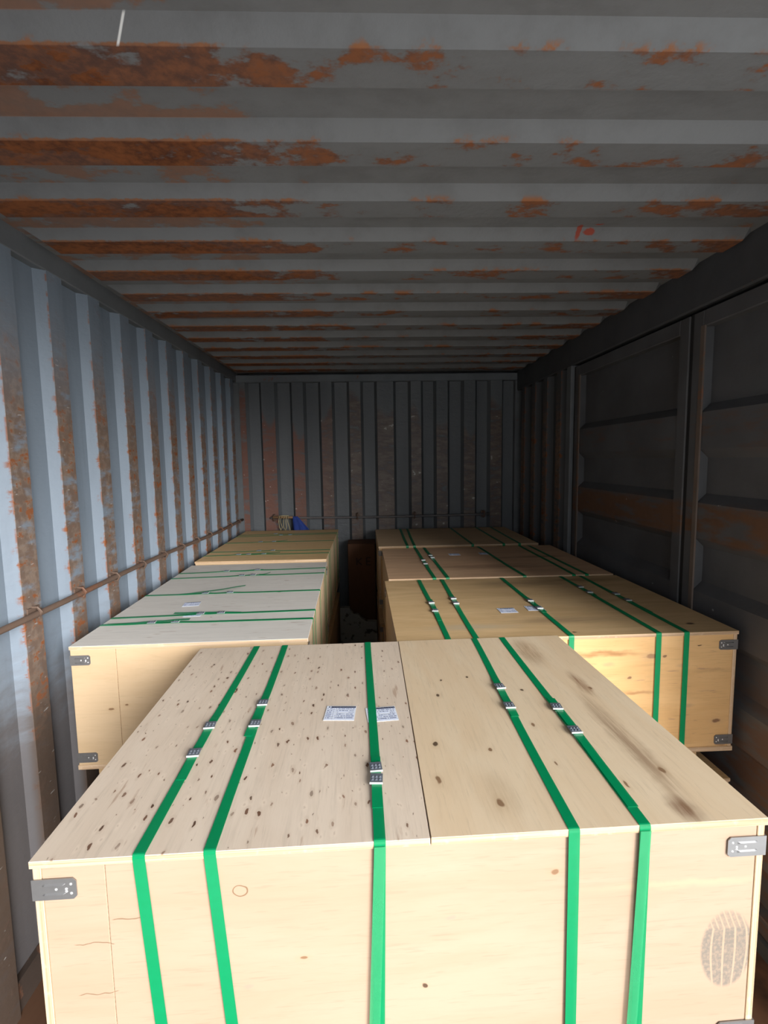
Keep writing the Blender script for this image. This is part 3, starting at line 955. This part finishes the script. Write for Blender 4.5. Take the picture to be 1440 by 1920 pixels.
        if s.get('front2'):                       # doubled band hanging on the front face
            du0, du1 = s['front2']
            tp = [(P(uf + (ul - uf) * (1 - t) + du0 + (du1 - du0) * (1 - t), -half - 0.0028, z0 + (z1 - z0) * t), P(0, -1, 0)) for t in (0, .25, .5, .75, 0.985)]
            ribbon(tp, wd * 0.95, 0.0006, ud).build('strap_tail', M_STRAP_THIN, st)
        for sv in s.get('seals', ()):
            o = link(bpy.data.objects.new('seal', SEAL), st)
            o.location = P(utop(sv), sv, ztop + 0.0040)
            tilt = rnd.uniform(-0.10, 0.10)
            o.rotation_euler = (0, 0, tilt if axis == 'y' else math.pi / 2 + tilt)
    # paper labels
    for li, (lx, ly, rz, lw, lh) in enumerate(labels):
        b = MB(); b.box(-lw / 2, lw / 2, -lh / 2, lh / 2, 0, 0.0005)
        lo = b.build('paper_label', M_PAPER, root)
        lo.location = (lx, ly, z1 + 0.0009); lo.rotation_euler = (0, 0, rz)
        lo['label'] = 'white printed paper label'
        hb = MB()
        u = lw / 2
        zz = 0.0009
        x = -u * 0.68
        while x < u * 0.90:                       # dark heading made of dense characters
            cw = lw * 0.052
            hb.box(x, x + cw * 0.80, lh * 0.36, lh * 0.46, 0.0004, zz)
            x += cw
        hb.box(-u * 0.86, -u * 0.76, lh * 0.39, lh * 0.44, 0.0004, zz)
        hb.build('heading_print', M_INK, lo)
        tb = MB()
        rl = random.Random(5)
        for row in range(6):
            yy = lh * (0.25 - row * 0.125)
            x = -u * 0.90
            while x < u * 0.88:
                cw = lw * rl.uniform(0.018, 0.034)
                keep = (x < -u * 0.58 and rl.random() < 0.75) or (x > -u * 0.34 and rl.random() < (0.72 if row in (0, 1, 4, 5) else 0.5))
                if keep: tb.box(x, x + cw * 0.75, yy, yy + lh * 0.062, 0.0004, zz)
                x += cw
        for yy in (0.345, 0.20, 0.08, -0.045, -0.17, -0.30, -0.43):
            tb.box(-u * 0.93, u * 0.93, lh * yy - 0.0002, lh * yy + 0.0002, 0.0004, zz)
        tb.box(-u * 0.47, -u * 0.455, -lh * 0.43, lh * 0.33, 0.0004, zz)
        tb.build('body_print', M_INK2, lo)
    return root


def place(label, t, cx, cy, a, w, d, axis, straps, mats, h=0.43, **kw):
    sk = t / 2 - h - 0.001
    up = empty('plywood_crate', (cx, cy, t / 2 + 0.001), a)
    tag(up, label, 'crate', 'upper tier of plywood crates')
    crate(up, w, d, h, sk, axis, straps, mats, **kw)
    return up


def lower(label, up, skip=('strap', 'paper_label')):
    o = up.copy(); COL.objects.link(o)
    o.location = (up.location.x, up.location.y, 0.0)
    tag(o, label, 'crate', 'lower tier of plywood crates')
    for ch in list(up.children):
        if ch.name.split('.')[0] in skip: continue
        c = ch.copy(); COL.objects.link(c); c.parent = o
    return o


bpy.context.view_layer.update()


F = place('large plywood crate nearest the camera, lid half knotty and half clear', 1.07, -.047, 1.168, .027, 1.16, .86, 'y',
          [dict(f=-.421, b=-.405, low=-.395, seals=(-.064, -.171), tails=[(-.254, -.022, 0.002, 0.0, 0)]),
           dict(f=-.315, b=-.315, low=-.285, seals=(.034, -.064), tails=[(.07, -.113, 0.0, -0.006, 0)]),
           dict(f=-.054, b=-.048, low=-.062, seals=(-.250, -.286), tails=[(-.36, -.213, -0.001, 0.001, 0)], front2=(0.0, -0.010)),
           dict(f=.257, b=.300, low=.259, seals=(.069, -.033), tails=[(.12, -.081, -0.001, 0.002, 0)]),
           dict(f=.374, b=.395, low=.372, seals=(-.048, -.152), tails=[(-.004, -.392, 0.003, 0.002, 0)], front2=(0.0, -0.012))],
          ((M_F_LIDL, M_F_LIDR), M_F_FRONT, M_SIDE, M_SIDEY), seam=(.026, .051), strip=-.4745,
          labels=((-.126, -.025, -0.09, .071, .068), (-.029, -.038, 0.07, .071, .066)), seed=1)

E5 = (-.41, -.305, 0.0, .302, .402)
R1 = place('plywood crate on the right with dark grain streaks across its front', 1.065, .566, 2.04, .014, 1.16, .83, 'y',
           [dict(f=-.412, b=-.412, seals=(.006, -.105), tails=[(-.22, .06, 0, 0.003, 0)]),
            dict(f=-.318, b=-.302, seals=(.06, -.012), tails=[(.14, -.04, 0, .003, 0)]),
            dict(f=.003, b=-.001, seals=(-.003, -.109), tails=[(.04, -.16, 0, .004, 0)]),
            dict(f=.303, b=.297, seals=(.191, .10), tails=[(.26, .05, -.004, .003, 0)]),
            dict(f=.400, b=.397, seals=(-.036, .06), tails=[(.12, -.2, -.003, .003, 0)])],
           (M_R_LID, M_R_FRONT, M_SIDE, M_SIDEY), labels=((-.127, -.118, 0.02, .068, .064), (-.012, -.10, -0.03, .068, .064)), seed=2)
R2 = place('reddish-brown lidded crate in the middle of the right-hand row', 1.07, .561, 2.90, .010, 1.13, .86, 'y',
           [dict(f=-.339, b=-.348, seals=(.0, -.1), tails=[(.05, -.16, 0, .003, 0)]), dict(f=-.273, b=-.287, seals=(.07, .14), tails=[(.05, .20, 0, .004, 0)]),
            dict(f=.115, b=.072), dict(f=.366, b=.356), dict(f=.432, b=.416)],
           (M_R2_LID, M_R_FRONT, M_SIDE, M_SIDEY), labels=((-.13, .17, 0.02, .068, .064), (.06, .18, 0, .068, .064)), seed=3)
R3 = place('plywood crate at the far end of the right-hand row by the end wall', 1.07, .517, 3.84, .010, 1.10, .84, 'y',
           [dict(f=-.355, b=-.343), dict(f=-.306, b=-.285), dict(f=.095, b=.086), dict(f=.311, b=.303), dict(f=.421, b=.43)],
           (M_R3_LID, M_R_FRONT, M_SIDE, M_SIDEY), seed=4)
L1 = place('pale-lidded plywood crate along the blue-grey left wall, nearer of two', 1.065, -.718, 2.299, .028, .777, 1.28, 'x',
           [dict(f=-.428, b=-.429, seals=(-.206, -.119), tails=[(-.37, -.07, 0, .012, .006)]),
            dict(f=-.347, b=-.318, seals=(-.055, .023), tails=[(.10, -.16, 0, .014, .004)]),
            dict(f=-.018, b=-.011, seals=(-.125, -.016), tails=[(-.25, .045, -.004, .045, .02)]),
            dict(f=.309, b=.349, seals=(-.036, .021), tails=[(.05, .11, .006, .002, .012)]),
            dict(f=.426, b=.476, seals=(-.142, .021), tails=[(-.33, .05, -.008, .004, 0)])],
           (M_L_LID, M_L_FRONT, M_SIDE, M_SIDEY), strip=-.243, labels=((-.137, -.18, 0.12, .068, .062), (-.085, -.325, 0.02, .068, .062)), seed=5)
L2 = place('tan-lidded plywood crate along the left wall, farther of two', 1.08, -.735, 3.60, 0.0, .765, 1.27, 'x',
           [dict(f=-.466, b=-.438, seals=(-.175, -.114, -.02), tails=[(-.2, .08, 0, .012, .008)]),
            dict(f=-.339, b=-.329, seals=(-.074, .015)),
            dict(f=.013, b=.049, seals=(-.138, -.045), tails=[(-.06, .05, 0, .014, .008)]),
            dict(f=.312, b=.385, seals=(-.047, .025)),
            dict(f=.395, b=.443, seals=(-.10,))],
           (M_L2_LID, M_L_FRONT, M_SIDE, M_SIDEY), seed=6)
lower('plywood crate on the floor under the crate nearest the camera', F)
lower('plywood crate on the floor under the streaky-fronted right crate', R1)
lower('plywood crate on the floor under the reddish-brown lidded crate', R2)
lower('plywood crate on the floor under the far right crate', R3)
lower('plywood crate on the floor under the nearer pale-lidded left crate', L1)
lower('plywood crate on the floor under the farther tan-lidded left crate', L2)

# ------------------------------------------------------------------ small things at the end of the aisle
k = NT('brown_cardboard', 0.8, 0.2); P = k.coord()
M_CARD = k.out(k.mix(k.noise(k.vmath('MULTIPLY', P, (4, 4, 1)), 8, 4), (0.11, 0.052, 0.028), (0.085, 0.04, 0.022)))
cb = empty('cardboard_box', (-0.158, 4.215, 0.0))
tag(cb, 'brown cardboard box with dark print standing at the end of the aisle', 'box')
b = MB(); b.box(-0.112, 0.112, -0.115, 0.112, 0.0, 0.975); b.build('box_body', M_CARD, cb, bevel=0.004)
b = MB()
b.hexa([(-0.112, -0.117, 0.975), (0.112, -0.117, 0.975), (0.112, -0.003, 0.979), (-0.112, -0.003, 0.979), (-0.112, -0.117, 0.978), (0.112, -0.117, 0.978), (0.112, -0.003, 0.982), (-0.112, -0.003, 0.982)])
b.build('top_flap', M_CARD, cb)
b = MB()
b.hexa([(-0.112, 0.003, 0.979), (0.112, 0.003, 0.979), (0.112, 0.114, 0.975), (-0.112, 0.114, 0.975), (-0.112, 0.003, 0.982), (0.112, 0.003, 0.982), (0.112, 0.114, 0.978), (-0.112, 0.114, 0.978)])
b.build('top_flap', M_CARD, cb)
M_PRINT = flat_mat('dark_box_print', (0.045, 0.022, 0.016), 0.8)
b = MB()
def stroke(x0, z0, x1, z1, t=0.010):
    dx, dz = x1 - x0, z1 - z0
    L = math.hypot(dx, dz); nx, nz = -dz / L * t / 2, dx / L * t / 2
    y0, y1 = -0.1165, -0.1148
    b.hexa([(x0 - nx, y0, z0 - nz), (x1 - nx, y0, z1 - nz), (x1 - nx, y1, z1 - nz), (x0 - nx, y1, z0 - nz),
            (x0 + nx, y0, z0 + nz), (x1 + nx, y0, z1 + nz), (x1 + nx, y1, z1 + nz), (x0 + nx, y1, z0 + nz)])
for s in ((-0.04, 0.80, -0.04, 0.86), (-0.04, 0.825, 0.0, 0.86), (-0.03, 0.832, 0.0, 0.80), (0.04, 0.80, 0.04, 0.86), (0.04, 0.86, 0.075, 0.86), (0.04, 0.83, 0.07, 0.83), (0.04, 0.80, 0.075, 0.80)):
    stroke(*s)
b.build('box_print', M_PRINT, cb)

k = NT('stained_white_card', 0.8, 0.2); P = k.coord()
nz_ = k.noise(P, 13, 4, 0.6)
M_DIRTY = k.out(k.mix(k.step(nz_, 0.54, 0.62), (0.24, 0.25, 0.24), (0.05, 0.045, 0.04)))
b = MB()
out = [(-.145, 0), (.145, 0), (.145, .27), (.06, .275), (.02, .30), (.0, .325), (-.04, .335), (-.065, .36), (-.07, .385), (-.145, .385)]
n = len(out)
for yy in (0.0, 0.05):
    b.v += [(x, yy + 0.10 * z, z) for x, z in out]
b.f.append(tuple(range(n))); b.m.append(0)
b.f.append(tuple(range(2 * n - 1, n - 1, -1))); b.m.append(0)
for i in range(n):
    j = (i + 1) % n
    b.f.append((i, j, n + j, n + i)); b.m.append(0)
o = b.build('foam_board', M_DIRTY)
o.location = (-0.188, 3.87, 0.115)
tag(o, 'dirty white stained board leaning low in the dark aisle', 'board')
b = MB(); b.box(-0.13, 0.13, -0.10, 0.10, 0, 0.115)
o2 = b.build('timber_block', M_BLOCK, bevel=0.004); o2.location = (-0.188, 3.90, 0)
tag(o2, 'timber block on the floor under the stained white board', 'block')

# stick, strings and blue rag on the end wall rod
b = MB(); b.tube([(-0.905, Y1 - 0.043, 1.186), (-0.80, Y1 - 0.046, 1.184), (-0.685, Y1 - 0.044, 1.181)], [0.010, 0.011, 0.009], 8)
o = b.build('wooden_stick', flat_mat('old_stick_wood', (0.34, 0.20, 0.10), 0.7, 0.3, 20), smooth=True)
tag(o, 'short brown wooden stick tucked on the rod of the end wall', 'stick')
b = MB()
for i, x in enumerate((-0.85, -0.835, -0.81, -0.79, -0.775)):
    b.tube([(x, Y1 - 0.062, 1.195), (x - 0.004, Y1 - 0.064, 1.15), (x + 0.008 * math.sin(i * 2), Y1 - 0.055, 1.10), (x + 0.016 * math.cos(i * 3), Y1 - 0.050, 1.06)], 0.0042, 6)
b.tube([(-0.86, Y1 - 0.056, 1.196), (-0.81, Y1 - 0.061, 1.199), (-0.77, Y1 - 0.056, 1.196)], 0.005, 6)
o = b.build('rope', flat_mat('pale_rope', (0.42, 0.36, 0.22), 0.9, 0.3, 60), smooth=True)
tag(o, 'pale frayed rope hanging from the rod of the end wall', 'rope')
b = MB()
nu, nv = 9, 9
for j in range(nv):
    tz = j / (nv - 1)
    for i in range(nu):
        tx = i / (nu - 1)
        half = 0.020 + 0.052 * tz
        x = -0.715 + 0.05 * tz + (tx - 0.5) * 2 * half
        y = Y1 - 0.060 + 0.011 * math.sin(tx * 15 + tz * 2) * (0.3 + tz)
        b.v.append((x, y, 1.192 - 0.135 * tz - 0.016 * math.sin(tx * 5) * tz))
for j in range(nv - 1):
    for i in range(nu - 1):
        a = j * nu + i
        b.f.append((a, a + 1, a + nu + 1, a + nu)); b.m.append(0)
o = b.build('rag', flat_mat('blue_rag_cloth', (0.025, 0.055, 0.26), 0.85, 0.3, 30), smooth=True, fix=False)
sm = o.modifiers.new('thickness', 'SOLIDIFY'); sm.thickness = 0.004
tag(o, 'crumpled blue rag hanging on the rod of the end wall', 'cloth')
